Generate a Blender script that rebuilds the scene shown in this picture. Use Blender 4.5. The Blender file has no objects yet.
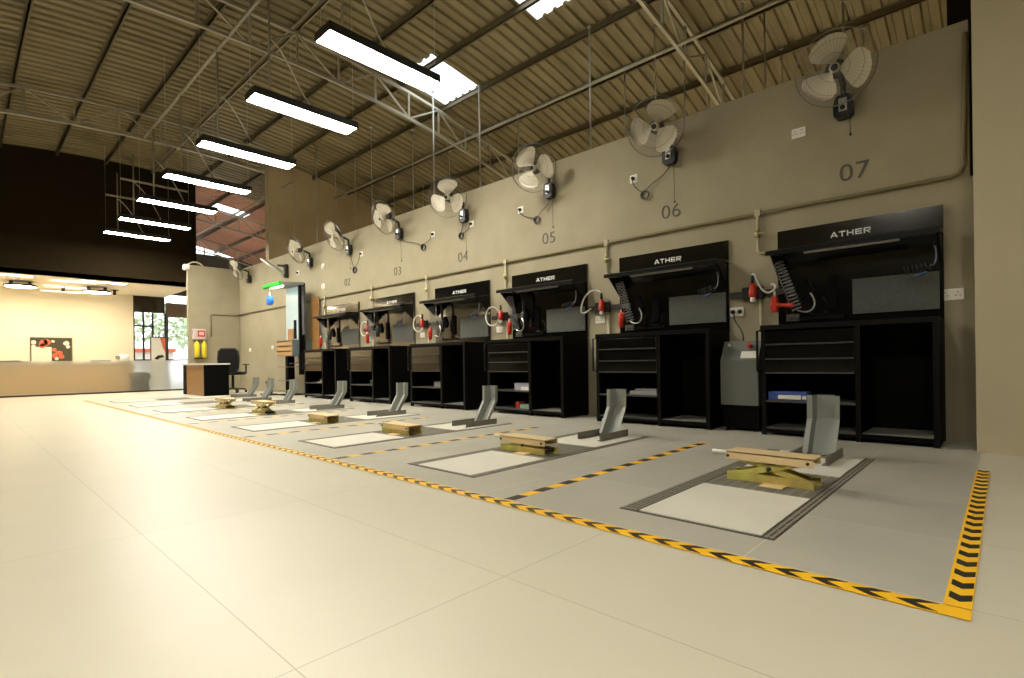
import bpy, math, random
from mathutils import Vector, Matrix
R = math.radians
PI = math.pi
random.seed(7)
scn = bpy.context.scene
COL = scn.collection

# ------------------------------------------------------------------ materials
MATS = {}
def mat(name, col, rough=.5, metal=0., spec=.5, emit=None, estr=0., noise=None, bump=None, trans=0., coat=0., sheen=0.):
    if name in MATS: return MATS[name]
    m = bpy.data.materials.new(name); m.use_nodes = True
    nt = m.node_tree; b = nt.nodes['Principled BSDF']
    if name == 'black_gloss_panel': b.inputs['IOR'].default_value = 1.66
    b.inputs['Base Color'].default_value = (*col, 1)
    b.inputs['Roughness'].default_value = rough
    b.inputs['Metallic'].default_value = metal
    b.inputs['Specular IOR Level'].default_value = spec
    b.inputs['Coat Weight'].default_value = coat
    b.inputs['Transmission Weight'].default_value = trans
    if emit:
        b.inputs['Emission Color'].default_value = (*emit, 1)
        b.inputs['Emission Strength'].default_value = estr
    if noise or bump:
        tc = nt.nodes.new('ShaderNodeTexCoord')
    if noise:   # (scale, col2, stretch)
        sc, c2, st = noise
        mp = nt.nodes.new('ShaderNodeMapping'); mp.inputs['Scale'].default_value = st
        nt.links.new(tc.outputs['Object'], mp.inputs['Vector'])
        n = nt.nodes.new('ShaderNodeTexNoise'); n.inputs['Scale'].default_value = sc
        n.inputs['Detail'].default_value = 5; n.inputs['Roughness'].default_value = .6
        nt.links.new(mp.outputs[0], n.inputs['Vector'])
        rp = nt.nodes.new('ShaderNodeValToRGB')
        rp.color_ramp.elements[0].position = .35; rp.color_ramp.elements[0].color = (*col, 1)
        rp.color_ramp.elements[1].position = .7; rp.color_ramp.elements[1].color = (*c2, 1)
        nt.links.new(n.outputs['Fac'], rp.inputs[0])
        nt.links.new(rp.outputs[0], b.inputs['Base Color'])
    if bump:    # (scale, strength)
        n2 = nt.nodes.new('ShaderNodeTexNoise'); n2.inputs['Scale'].default_value = bump[0]
        nt.links.new(tc.outputs['Object'], n2.inputs['Vector'])
        bp = nt.nodes.new('ShaderNodeBump'); bp.inputs['Strength'].default_value = bump[1]; bp.inputs['Distance'].default_value = .01
        nt.links.new(n2.outputs['Fac'], bp.inputs['Height'])
        nt.links.new(bp.outputs[0], b.inputs['Normal'])
    MATS[name] = m
    return m

def tile_mat(name, c1, c2, mortar, w, h, ox, oy, rough, msize=.004, blotch=.0, spec=.5):
    m = bpy.data.materials.new(name); m.use_nodes = True
    nt = m.node_tree; b = nt.nodes['Principled BSDF']
    tc = nt.nodes.new('ShaderNodeTexCoord'); mp = nt.nodes.new('ShaderNodeMapping')
    mp.inputs['Location'].default_value = (ox, oy, 0)
    nt.links.new(tc.outputs['Object'], mp.inputs['Vector'])
    br = nt.nodes.new('ShaderNodeTexBrick'); br.offset = 0; br.squash = 1
    br.inputs['Scale'].default_value = 1; br.inputs['Brick Width'].default_value = w; br.inputs['Row Height'].default_value = h
    br.inputs['Mortar Size'].default_value = msize; br.inputs['Mortar Smooth'].default_value = .3
    br.inputs['Color1'].default_value = (*c1, 1); br.inputs['Color2'].default_value = (*c2, 1); br.inputs['Mortar'].default_value = (*mortar, 1)
    nt.links.new(mp.outputs[0], br.inputs['Vector'])
    n = nt.nodes.new('ShaderNodeTexNoise'); n.inputs['Scale'].default_value = 1.3; n.inputs['Detail'].default_value = 6
    nt.links.new(tc.outputs['Object'], n.inputs['Vector'])
    mx = nt.nodes.new('ShaderNodeMix'); mx.data_type = 'RGBA'; mx.blend_type = 'MULTIPLY'
    mx.inputs['Factor'].default_value = 1
    rp = nt.nodes.new('ShaderNodeValToRGB')
    rp.color_ramp.elements[0].position = .3; rp.color_ramp.elements[0].color = (1 - blotch, 1 - blotch, 1 - blotch, 1)
    rp.color_ramp.elements[1].position = .7; rp.color_ramp.elements[1].color = (1, 1, 1, 1)
    nt.links.new(n.outputs['Fac'], rp.inputs[0])
    nt.links.new(br.outputs['Color'], mx.inputs[6]); nt.links.new(rp.outputs[0], mx.inputs[7])
    nt.links.new(mx.outputs[2], b.inputs['Base Color'])
    b.inputs['Roughness'].default_value = rough
    b.inputs['Specular IOR Level'].default_value = spec
    MATS[name] = m
    return m

def glass_mat(name, tint=(1, 1, 1), gloss=.03):
    m = bpy.data.materials.new(name); m.use_nodes = True
    nt = m.node_tree; nt.nodes.clear()
    o = nt.nodes.new('ShaderNodeOutputMaterial'); t = nt.nodes.new('ShaderNodeBsdfTransparent'); g = nt.nodes.new('ShaderNodeBsdfGlossy')
    t.inputs[0].default_value = (*tint, 1); g.inputs['Roughness'].default_value = .03
    mx = nt.nodes.new('ShaderNodeMixShader'); mx.inputs[0].default_value = gloss
    nt.links.new(t.outputs[0], mx.inputs[1]); nt.links.new(g.outputs[0], mx.inputs[2]); nt.links.new(mx.outputs[0], o.inputs[0])
    MATS[name] = m
    return m

def frost_mat(name):
    m = bpy.data.materials.new(name); m.use_nodes = True
    nt = m.node_tree; nt.nodes.clear()
    o = nt.nodes.new('ShaderNodeOutputMaterial')
    tr = nt.nodes.new('ShaderNodeBsdfTranslucent'); tr.inputs[0].default_value = (.45, .46, .45, 1)
    gl = nt.nodes.new('ShaderNodeBsdfRefraction'); gl.inputs['Roughness'].default_value = .38; gl.inputs['IOR'].default_value = 1.12
    gl.inputs[0].default_value = (.92, .94, .93, 1)
    df = nt.nodes.new('ShaderNodeBsdfDiffuse'); df.inputs[0].default_value = (.5, .5, .48, 1)
    m1 = nt.nodes.new('ShaderNodeMixShader'); m1.inputs[0].default_value = .82
    m2 = nt.nodes.new('ShaderNodeMixShader'); m2.inputs[0].default_value = .08
    nt.links.new(tr.outputs[0], m1.inputs[1]); nt.links.new(gl.outputs[0], m1.inputs[2])
    nt.links.new(m1.outputs[0], m2.inputs[1]); nt.links.new(df.outputs[0], m2.inputs[2]); nt.links.new(m2.outputs[0], o.inputs[0])
    MATS[name] = m
    return m

def emis(name, col, s):
    m = bpy.data.materials.new(name); m.use_nodes = True
    nt = m.node_tree; nt.nodes.clear()
    o = nt.nodes.new('ShaderNodeOutputMaterial'); e = nt.nodes.new('ShaderNodeEmission')
    e.inputs[0].default_value = (*col, 1); e.inputs[1].default_value = s
    nt.links.new(e.outputs[0], o.inputs[0]); MATS[name] = m
    return m

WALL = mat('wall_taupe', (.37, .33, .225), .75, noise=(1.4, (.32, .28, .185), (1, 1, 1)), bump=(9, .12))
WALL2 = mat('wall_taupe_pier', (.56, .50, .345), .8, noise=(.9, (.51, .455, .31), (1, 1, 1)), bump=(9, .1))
WALLG = mat('wall_gable', (.52, .42, .27), .8, noise=(.6, (.42, .32, .19), (1, 1, 1)))
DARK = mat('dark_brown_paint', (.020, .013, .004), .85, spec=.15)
CREAM = mat('reception_cream', (.90, .84, .70), .7)
ROOF = mat('roof_sheet', (.25, .21, .115), .55, metal=.0, noise=(2.6, (.15, .118, .055), (1, .25, 1)))
ROOFR = mat('roof_sheet_red', (.66, .36, .27), .6, noise=(2.0, (.56, .29, .21), (1, .3, 1)))
STEEL = mat('galvanised_paint', (.42, .40, .32), .45, metal=.3)
STEELD = mat('purlin_steel', (.15, .12, .07), .55, metal=.2)
ROD = mat('hanger_steel', (.50, .50, .46), .35, metal=.5)
FLOORC = tile_mat('cream_tile', (.63, .595, .475), (.615, .58, .46), (.43, .40, .30), 1.55, .74, .25 + 1.03, .17, .38, .0022, .05, .35)
FLOORG = tile_mat('grey_tile', (.53, .51, .43), (.49, .475, .40), (.70, .67, .56), 1.44, .72, .715 + .01, .72 * .17, .35, .003, .18)
PAD = mat('pad_light_tile', (.76, .74, .64), .4, noise=(2.2, (.70, .68, .59), (1, 1, 1)))
GRATE = mat('pad_grate', (.27, .255, .21), .5, metal=.2)
SLOT = mat('pad_slot_dark', (.07, .065, .05), .6)
BLK = mat('cabinet_black', (.0025, .0025, .0022), .4, spec=.18)
BLKM = mat('cabinet_black_matt', (.0015, .0015, .0013), .6, spec=.08)
BLKG = mat('black_gloss_panel', (.003, .003, .0025), .13, spec=.9, coat=.4)
EDGE = mat('cabinet_edge', (.10, .10, .095), .35, metal=.6)
SHELFM = mat('shelf_grey', (.12, .12, .105), .45, metal=.2)
PINB = mat('pinboard_grey', (.11, .115, .10), .8, noise=(60, (.075, .08, .07), (1, 1, 1)))
WHITE = mat('white_plastic', (.80, .78, .70), .4)
CABLEW = mat('white_cable', (.70, .68, .60), .5)
BLKP = mat('black_plastic', (.012, .012, .012), .4)
RED = mat('red_plastic', (.52, .03, .012), .35)
BLUE = mat('blue_plastic', (.03, .20, .75), .4)
BLUED = mat('blue_card', (.05, .10, .38), .5)
GREEN = mat('green_paint', (.02, .55, .04), .4)
YEL = mat('yellow_plastic', (.85, .68, .03), .4)
TAPEY = mat('tape_yellow', (.98, .56, .02), .45)
TAPEK = mat('tape_black', (.02, .018, .015), .5)
SILV = mat('silver', (.62, .62, .60), .3, metal=.8)
BLADE = mat('fan_blade', (.60, .55, .43), .35)
CAGE = mat('fan_cage_wire', (.20, .19, .17), .35, metal=.7)
CHK = mat('chock_grey', (.28, .295, .27), .42, metal=.2)
CHKR = mat('chock_rail', (.21, .20, .165), .45, metal=.3)
ZINC = mat('zinc_yellow', (.70, .70, .17), .4, metal=.2, noise=(5, (.52, .36, .13), (1, 1, 1)))
ZINC2 = mat('zinc_tan', (.86, .66, .36), .4, metal=.15)
GREYC = mat('locker_grey', (.13, .14, .12), .5)
CONDU = mat('conduit_olive', (.20, .165, .08), .55)
CONDL = mat('conduit_light', (.46, .41, .27), .55)
NUM = mat('number_grey', (.085, .08, .065), .5)
LOGO = mat('logo_white', (.85, .85, .82), .4)
LAMP = emis('lamp_diffuser', (1.0, .93, .79), 28)
LAMPB = mat('lamp_body', (.03, .028, .022), .5)
DISC = emis('disc_lamp_glow', (1.0, .82, .55), 15)
SPOT = emis('downlight_glow', (1.0, .80, .50), 10)
LEDOFF = mat('led_strip_off', (.24, .24, .22), .4)
GLASS = glass_mat('clear_glass')
FROST = frost_mat('frosted_film')
WOOD_REFL = mat('board_wood_desk_reflection', (.36, .19, .065), .4, noise=(3, (.28, .14, .045), (1, 1, 8)))  # wood for the boards; on the desk front a warm reflection as colour
DTOP = mat('desk_top', (.62, .62, .58), .4)
MESHF = mat('chair_mesh', (.008, .008, .007), .8, spec=.2)
CHROME = mat('frame_dark_metal', (.03, .03, .03), .4, metal=.5)
GREYM = mat('mid_grey', (.30, .30, .29), .5)
TOWERP = mat('tower_panel_reflection', (.46, .62, .68), .12, spec=.6)  # bluish reflection of outside light put into the base colour
TOWERG = mat('tower_side_grey', (.13, .17, .18), .4)
CORAL = mat('coral', (.72, .16, .08), .6)
PEB = mat('poster_dark', (.06, .06, .035), .6)
LEAF = mat('leaf_green', (.26, .38, .20), .7, noise=(4, (.40, .50, .30), (1, 1, 1)))
BARK = mat('bark', (.10, .07, .04), .8)
OUTG = mat('outside_paving', (.70, .69, .66), .8)
OUTW = mat('outside_wall', (.78, .77, .74), .8)
SKYL = None

# ------------------------------------------------------------------ mesh builder
class MB:
    def __init__(s): s.v = []; s.f = []; s.m = []; s.sm = []
    def add(s, vs, fs, mi=0, smooth=False, M=None):
        o = len(s.v)
        s.v += [tuple(M @ Vector(p)) if M is not None else tuple(p) for p in vs]
        for f in fs: s.f.append([i + o for i in f]); s.m.append(mi); s.sm.append(smooth)
        return s
    def box(s, x0, x1, y0, y1, z0, z1, mi=0, M=None, bev=0.):
        if bev <= 0:
            v = [(x0, y0, z0), (x1, y0, z0), (x1, y1, z0), (x0, y1, z0), (x0, y0, z1), (x1, y0, z1), (x1, y1, z1), (x0, y1, z1)]
            f = [(0, 3, 2, 1), (4, 5, 6, 7), (0, 1, 5, 4), (1, 2, 6, 5), (2, 3, 7, 6), (3, 0, 4, 7)]
            return s.add(v, f, mi, False, M)
        b = bev
        # bevelled vertical profile: octagon in xy, inset top and bottom
        def ring(i, z): return [(x0 + b + i, y0 + i, z), (x1 - b - i, y0 + i, z), (x1 - i, y0 + b + i, z), (x1 - i, y1 - b - i, z), (x1 - b - i, y1 - i, z), (x0 + b + i, y1 - i, z), (x0 + i, y1 - b - i, z), (x0 + i, y0 + b + i, z)]
        v = ring(b * .7, z0) + ring(0, z0 + b) + ring(0, z1 - b) + ring(b * .7, z1)
        f = [tuple(range(7, -1, -1)), tuple(range(24, 32))]
        for k in range(3):
            for i in range(8): j = (i + 1) % 8; f.append((k * 8 + i, k * 8 + j, k * 8 + 8 + j, k * 8 + 8 + i))
        return s.add(v, f, mi, False, M)
    def tube(s, pts, r, n=6, mi=0, closed=False, M=None, caps=True):
        pts = [Vector(p) for p in pts]; N = len(pts); vs = []; fs = []
        prev = None
        for i, p in enumerate(pts):
            if closed: d = pts[(i + 1) % N] - pts[i - 1]
            else: d = pts[min(i + 1, N - 1)] - pts[max(i - 1, 0)]
            d.normalize()
            if prev is None:
                a = Vector((0, 0, 1)) if abs(d.z) < .9 else Vector((1, 0, 0))
                u = d.cross(a).normalized()
            else:
                u = prev - d * prev.dot(d)
                u = u.normalized() if u.length > 1e-6 else d.orthogonal().normalized()
            prev = u; w = d.cross(u)
            rr = r[i] if isinstance(r, (list, tuple)) else r
            for k in range(n):
                a = 2 * PI * k / n
                vs.append(p + (u * math.cos(a) + w * math.sin(a)) * rr)
        L = N if closed else N - 1
        for i in range(L):
            j = (i + 1) % N
            for k in range(n):
                k2 = (k + 1) % n
                fs.append((i * n + k, i * n + k2, j * n + k2, j * n + k))
        if caps and not closed:
            fs.append(tuple(range(n - 1, -1, -1))); fs.append(tuple((N - 1) * n + k for k in range(n)))
        return s.add(vs, fs, mi, n > 5, M)
    def cyl(s, p0, p1, r, n=16, mi=0, M=None): return s.tube([p0, p1], r, n, mi, M=M)
    def bar(s, p0, p1, w, h, mi=0, M=None):
        """rectangular bar from p0 to p1, w across (horizontal), h in the third direction"""
        p0 = Vector(p0); p1 = Vector(p1); d = (p1 - p0).normalized()
        a = Vector((0, 0, 1)) if abs(d.z) < .9 else Vector((0, 1, 0))
        u = d.cross(a).normalized() * w / 2; t = u.cross(d).normalized() * h / 2
        vs = [p0 - u - t, p0 + u - t, p0 + u + t, p0 - u + t, p1 - u - t, p1 + u - t, p1 + u + t, p1 - u + t]
        return s.add(vs, [(0, 1, 2, 3), (7, 6, 5, 4), (0, 4, 5, 1), (1, 5, 6, 2), (2, 6, 7, 3), (3, 7, 4, 0)], mi, False, M)
    def prism(s, poly, axis, a, b, mi=0, M=None):
        """poly: 2D points; extruded along axis between a and b"""
        def P(p, t):
            if axis == 'x': return (t, p[0], p[1])
            if axis == 'y': return (p[0], t, p[1])
            return (p[0], p[1], t)
        n = len(poly); vs = [P(p, a) for p in poly] + [P(p, b) for p in poly]
        fs = [tuple(range(n - 1, -1, -1)), tuple(range(n, 2 * n))] + [(i, (i + 1) % n, n + (i + 1) % n, n + i) for i in range(n)]
        return s.add(vs, fs, mi, False, M)
    def lathe(s, prof, n=24, mi=0, M=None):
        vs = []; fs = []; L = len(prof)
        for (r, z) in prof:
            for k in range(n): a = 2 * PI * k / n; vs.append((r * math.cos(a), r * math.sin(a), z))
        for i in range(L - 1):
            for k in range(n): k2 = (k + 1) % n; fs.append((i * n + k, i * n + k2, (i + 1) * n + k2, (i + 1) * n + k))
        fs.append(tuple(range(n - 1, -1, -1))); fs.append(tuple((L - 1) * n + k for k in range(n)))
        return s.add(vs, fs, mi, True, M)
    def quad(s, a, b, c, d, mi=0): return s.add([a, b, c, d], [(0, 1, 2, 3)], mi)
    def build(s, name, mats, parent=None, loc=(0, 0, 0)):
        me = bpy.data.meshes.new(name); me.from_pydata(s.v, [], s.f)
        if not isinstance(mats, (list, tuple)): mats = [mats]
        for m in mats: me.materials.append(m)
        me.polygons.foreach_set('material_index', s.m)
        me.polygons.foreach_set('use_smooth', s.sm)
        me.update()
        import bmesh
        bm = bmesh.new(); bm.from_mesh(me); bmesh.ops.recalc_face_normals(bm, faces=bm.faces); bm.to_mesh(me); bm.free()
        o = bpy.data.objects.new(name, me); COL.objects.link(o); o.location = loc
        if parent: o.parent = parent
        return o

def tag(o, label, cat, group=None, kind=None):
    o['label'] = label; o['category'] = cat
    if group: o['group'] = group
    if kind: o['kind'] = kind
    return o
def struct(o): o['kind'] = 'structure'; return o
def empty(name, loc, rz=0.):
    o = bpy.data.objects.new(name, None); COL.objects.link(o); o.location = loc; o.rotation_euler = (0, 0, rz)
    o.empty_display_size = .1
    return o
def copy_tree(o, parent=None):
    c = o.copy(); COL.objects.link(c)
    if parent: c.parent = parent
    for ch in list(o.children): copy_tree(ch, c)
    return c
def text_mesh(name, body, size, m, xs=1., depth=.003, offset=0., spacing=1.):
    cu = bpy.data.curves.new('t', 'FONT'); cu.body = body; cu.size = size; cu.extrude = depth; cu.offset = offset
    cu.space_character = spacing; cu.align_x = 'CENTER'; cu.align_y = 'CENTER'
    t = bpy.data.objects.new('t', cu); COL.objects.link(t)
    bpy.context.view_layer.update()
    me = bpy.data.meshes.new_from_object(t.evaluated_get(bpy.context.evaluated_depsgraph_get()))
    bpy.data.objects.remove(t)
    # stand it up: text plane XY -> XZ, facing -Y
    me.transform(Matrix.Diagonal((xs, 1, 1, 1)))
    me.transform(Matrix.Rotation(PI / 2, 4, 'X'))
    me.materials.clear(); me.materials.append(m); me.name = name
    o = bpy.data.objects.new(name, me); COL.objects.link(o)
    return o
def helix(p0, p1, r, turns, n=10):
    p0 = Vector(p0); p1 = Vector(p1); d = (p1 - p0); u = d.orthogonal().normalized(); w = d.normalized().cross(u)
    N = turns * n
    return [p0 + d * (i / N) + (u * math.cos(2 * PI * i / n) + w * math.sin(2 * PI * i / n)) * r for i in range(N + 1)]
def bez(p0, p1, p2, p3, n=14):
    out = []
    for i in range(n + 1):
        t = i / n; a = (1 - t) ** 3; b = 3 * t * (1 - t) ** 2; c = 3 * t * t * (1 - t); d = t ** 3
        out.append(tuple(a * p0[k] + b * p1[k] + c * p2[k] + d * p3[k] for k in range(3)))
    return out
def ringpts(c, r, n=20, ax='y'):
    if ax == 'y': return [(c[0] + r * math.cos(2 * PI * i / n), c[1], c[2] + r * math.sin(2 * PI * i / n)) for i in range(n)]
    return [(c[0] + r * math.cos(2 * PI * i / n), c[1] + r * math.sin(2 * PI * i / n), c[2]) for i in range(n)]

def roofz(y): return 6.6 - (y - 3.5) ** 2 / 48

# ------------------------------------------------------------------ shell
struct(MB().box(-34, 7, -9, 16, -.1, 0).build('floor', FLOORC))
b = MB(); b.box(-15.3, -.14, 2.03, 5.99, 0.0005, .003)
struct(b.build('floor_service_bays', FLOORG))
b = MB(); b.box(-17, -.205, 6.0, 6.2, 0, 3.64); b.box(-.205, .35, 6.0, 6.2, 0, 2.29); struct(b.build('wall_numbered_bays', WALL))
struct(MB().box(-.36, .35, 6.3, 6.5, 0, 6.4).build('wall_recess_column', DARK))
struct(MB().box(-17.15, -17, 4.62, 6.2, 0, 3.64).build('wall_end_of_bays', WALL))
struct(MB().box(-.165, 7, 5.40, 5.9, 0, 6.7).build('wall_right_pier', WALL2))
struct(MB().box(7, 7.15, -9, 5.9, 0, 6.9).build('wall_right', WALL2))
struct(MB().box(-34, 7.15, -9.15, -9, 0, 6.9).build('wall_behind', DARK))
b = MB(); b.box(-18.65, -18.5, -9, 5.27, 3.2, 6.65)
struct(b.build('wall_dark_upper', DARK))
# wall above the bays at the far left, meeting the roof
ys = [6.2 + i * .8 for i in range(8)]
poly = [(6.0, 3.5)] + [(12, 3.5)] + [(y, roofz(y) + .02) for y in [12, 11, 10, 9, 8, 7, 6.0]]
struct(MB().prism(poly, 'x', -15.0, -14.85).build('wall_gable', WALLG))
struct(MB().box(-14.84, -14.79, 6.0, 6.05, 3.64, 6.45).build('trim_1', CONDL))
# back room behind the numbered wall
struct(MB().box(-34, 7, 12, 12.15, 0, 5.3).build('wall_back_room', WALLG))
struct(MB().box(.35, 7.15, 5.9, 12, 0, 6.6).build('wall_back_room_right', WALLG))
# reception room beyond the dark wall
struct(MB().box(-21.95, -18.5, -9, 5.2, 3.2, 3.32).build('ceiling_reception', CREAM))
struct(MB().box(-21.95, -21.8, -9, 4.25, 0, 3.2).build('wall_reception', CREAM))
# far end wall with clerestory strip, framed in pieces
b = MB(); b.box(-27.15, -27, 4.2, 12, 0, 5.9); b.box(-27.15, -27, -9, 4.2, 0, 6.8)
struct(b.build('wall_far_end', mat('far_wall_grey', (.10, .10, .09), .8)))
b = MB()
for i in range(7):
    y = 4.6 + i * 1.15; b.box(-27.10, -27.04, y - .03, y + .03, 5.9, 6.4)
fr = struct(b.build('window_1', STEEL))
MB().box(-27.08, -27.07, 4.2, 12, 5.9, roofz(8)).build('pane', GLASS, fr)

skm = bpy.data.materials.new('skylight_sheet'); skm.use_nodes = True
nt = skm.node_tree; nt.nodes.clear(); o_ = nt.nodes.new('ShaderNodeOutputMaterial'); t_ = nt.nodes.new('ShaderNodeBsdfTranslucent')
t_.inputs[0].default_value = (.92, .94, .93, 1); nt.links.new(t_.outputs[0], o_.inputs[0])
NW = [2]
def corrugated(name, x0, x1, y0, y1, m, holes=(), pitch=.21):
    prof = []; x = x0
    while x < x1:
        prof += [(x, 0), (x + pitch * .50, 0), (x + pitch * .60, .042), (x + pitch * .90, .042)]
        x += pitch
    prof.append((x, 0))
    ny = int((y1 - y0) / .52); ysl = [y0 + (y1 - y0) * j / ny for j in range(ny + 1)]
    for h in holes:
        for e in (h[2], h[3]):
            k = min(range(len(ysl)), key=lambda i: abs(ysl[i] - e)); ysl[k] = e
    n = len(prof); vs = [(px, y, roofz(y) + pz) for y in ysl for px, pz in prof]; fs = []; hf = [[] for h in holes]
    for j in range(len(ysl) - 1):
        for i in range(n - 1):
            cx = (prof[i][0] + prof[i + 1][0]) / 2; cy = (ysl[j] + ysl[j + 1]) / 2
            f = (j * n + i, j * n + i + 1, (j + 1) * n + i + 1, (j + 1) * n + i); tgt = fs
            for q, h in enumerate(holes):
                if h[0] < cx < h[1] and h[2] < cy < h[3]: tgt = hf[q]
            tgt.append(f)
    def mk(nm, fl, mm):
        used = sorted({i for f in fl for i in f}); ix = {v: k for k, v in enumerate(used)}
        return struct(MB().add([vs[i] for i in used], [tuple(ix[i] for i in f) for f in fl]).build(nm, mm))
    mk(name, fs, m)
    for fl in hf: mk('window_%d' % NW[0], fl, skm); NW[0] += 1
corrugated('ceiling', -18.6, 7.2, -9.2, 12.2, ROOF, [(-8.78, -7.68, 6.15, 7.3), (-5.58, -4.35, 5.3, 6.66)])
corrugated('ceiling_annex', -27.0, -18.6, -9.2, 12.2, ROOFR, [(-20.95, -20.1, 6.25, 7.5), (-24.5, -22, 1.0, 3.0), (-21.5, -19.3, -1, 3)])  # last two openings: unseen skylights added to lighten the reddish roof

# purlins
PY = [-7.8, -6.7, -5.6, -4.55, -3.45, -2.35, -1.3, -.22, .86, 1.95, 3.0, 4.1, 5.22, 6.25, 7.32, 8.44, 9.42, 10.5, 11.5]
def purlin(y, x0, x1, label, group, m):
    z = roofz(y) - .01; b = MB()
    b.box(x0, x1, y - .012, y + .012, z - .10, z); b.box(x0, x1, y - .035, y + .012, z - .010, z); b.box(x0, x1, y - .012, y + .035, z - .10, z - .09)
    return tag(b.build('roof_purlin', m), label, 'purlin', group)
words = {0: 'farthest left in the photo', 1: 'second from the left edge of the photo', 2: 'third from the left edge of the photo', 3: 'the pale one just left of the pendant lamps', 4: 'directly above the pendant lamps',
         5: 'first to the right of the pendant lamps', 6: 'running along the near edge of the bright skylight', 7: 'second row before the numbered wall top', 8: 'closest one seen above the numbered wall', 9: 'last one glimpsed behind the numbered wall'}
PALE = mat('pale_beam', (.40, .36, .25), .5, metal=.2)
for i, y in enumerate(PY):
    k = i - 8
    lab = ('dark steel' if k != 3 else 'steel') + ' purlin under the corrugated roof, ' + words[k] if k in words else 'dark steel purlin under the corrugated roof, outside the picture'
    if -1 <= k <= 9: purlin(y, -27, 6.9, lab if k >= 0 else 'dark steel purlin under the roof at the extreme left top corner', 'roof purlins', PALE if k == 3 else STEELD)

def truss(x, label, m=STEEL, n=28, cw=.05):
    t = empty('roof_truss', (x, 3.0, roofz(3.0) - .7)); tag(t, label, 'roof truss', 'curved roof trusses')
    oy, oz = 3.0, roofz(3.0) - .7
    def top(y): return (0, y - oy, roofz(y) - .17 - oz)
    def bot(y): return (0, y - oy, roofz(y) - .70 - oz)
    Y = [-9 + .77 * i for i in range(n)]
    c = MB()
    for a, b_ in zip(Y[:-1], Y[1:]): c.bar(top(a), top(b_), .05, .05)
    c.build('top_chord', m, t)
    c = MB()
    for a, b_ in zip(Y[:-1], Y[1:]): c.bar(bot(a), bot(b_), cw, cw)
    c.build('bottom_chord', m, t)
    for i, y in enumerate(Y):
        MB().bar(top(y), bot(y), .03, .03).build('web_post', m, t)
    for i, (a, b_) in enumerate(zip(Y[:-1], Y[1:])):
        p, q = (top(a), bot(b_)) if i % 2 else (bot(a), top(b_))
        MB().bar(p, q, .03, .03).build('web_diagonal', m, t)
    return t
truss(-3.62, 'welded steel roof truss at the upper right, nearest the camera')
truss(-8.8, 'pale welded steel roof truss crossing the middle of the roof')
truss(-14.1, 'steel roof truss crossing left, over the dark brown wall', n=20, cw=.075)
truss(-20.3, 'steel roof truss under the reddish roof beyond the dark wall')
truss(-24.8, 'farthest steel roof truss below the clerestory daylight strip')
def longtube(x0, x1, y, z, label):
    tag(MB().tube([(x0, y, z), (x1, y, z)], .028, 8).build('tie_tube', STEEL), label, 'tie tube', 'tie tubes between trusses')
longtube(-14.1, 1.0, 7.62, roofz(7.62) - .70, 'pale steel tie tube running above the numbered wall')
longtube(-14.1, -7.3, 3.0, roofz(3) - .70, 'pale steel tie tube running between trusses on the left')
longtube(-27, -14.1, 6.4, roofz(6.4) - .70, 'steel tie tube under the reddish far roof')

# hanger rods dropping behind the numbered wall
RODS = [(-13.84, 6.3, .012), (-12.58, 6.3, .02), (-13.9, 7.54, .015), (-12.49, 7.33, .012), (-10.89, 6.83, .012), (-12.55, 8.58, .014), (-10.15, 7.48, .014), (-12.23, 9.36, .012), (-8.55, 6.83, .022),
        (-10.1, 8.56, .014), (-7.62, 7.26, .022), (-7.6, 8.39, .016), (-4.97, 7.27, .018), (-5.01, 8.44, .018), (-4.11, 7.88, .014), (-3.96, 8.63, .015), (-4.0, 9.75, .014), (-2.83, 8.18, .02), (-2.61, 8.47, .017), (-2.64, 9.42, .014),
        (-1.68, 8.97, .022), (-1.54, 9.6, .015)]
for (x, y, r) in RODS:
    z1 = roofz(y) - .02; b = MB(); b.tube([(0, 0, 0), (0, 0, z1 - 3.0)], r * .8, 6); b.box(-.03, .03, -.03, .03, z1 - 3.02, z1 - 3.0)
    tag(b.build('ceiling_hanger_rod', ROD, None, (x, y, 3.0)), 'thin steel hanger rod dropping from the roof behind the numbered wall', 'hanger rod', 'hanger rods behind the wall')

# ------------------------------------------------------------------ pendant lamps
def make_lamp():
    t = empty('pendant_lamp', (0, 0, 0)); W, L, H = .165, .74, .09
    b = MB(); w = .012
    b.box(-W, W, -L, L, H - .012, H); b.box(-W, -W + w, -L, L, -.004, H); b.box(W - w, W, -L, L, -.004, H)
    b.box(-W, W, -L, -L + w, -.004, H); b.box(-W, W, L - w, L, -.004, H)
    b.build('housing', LAMPB, t)
    MB().box(-W + w, W - w, -L + w, L - w, .002, .014).build('diffuser', LAMP, t)
    return t
LX = [-5.27, -7.15, -9.2, -11.2, -13.2, -15.2, -17.0]
lab = ['largest and nearest long white pendant lamp, hanging top centre', 'second nearest long white pendant lamp below the corrugated roof', 'third nearest long white pendant lamp, left of the skylight',
       'middle long white pendant lamp of the seven in the row', 'third farthest long white pendant lamp in front of the dark wall', 'second farthest long white pendant lamp in front of the dark wall', 'farthest and lowest-looking long white pendant lamp of the row']
lamp0 = make_lamp(); bare0 = copy_tree(lamp0); zl = 4.25
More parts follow.
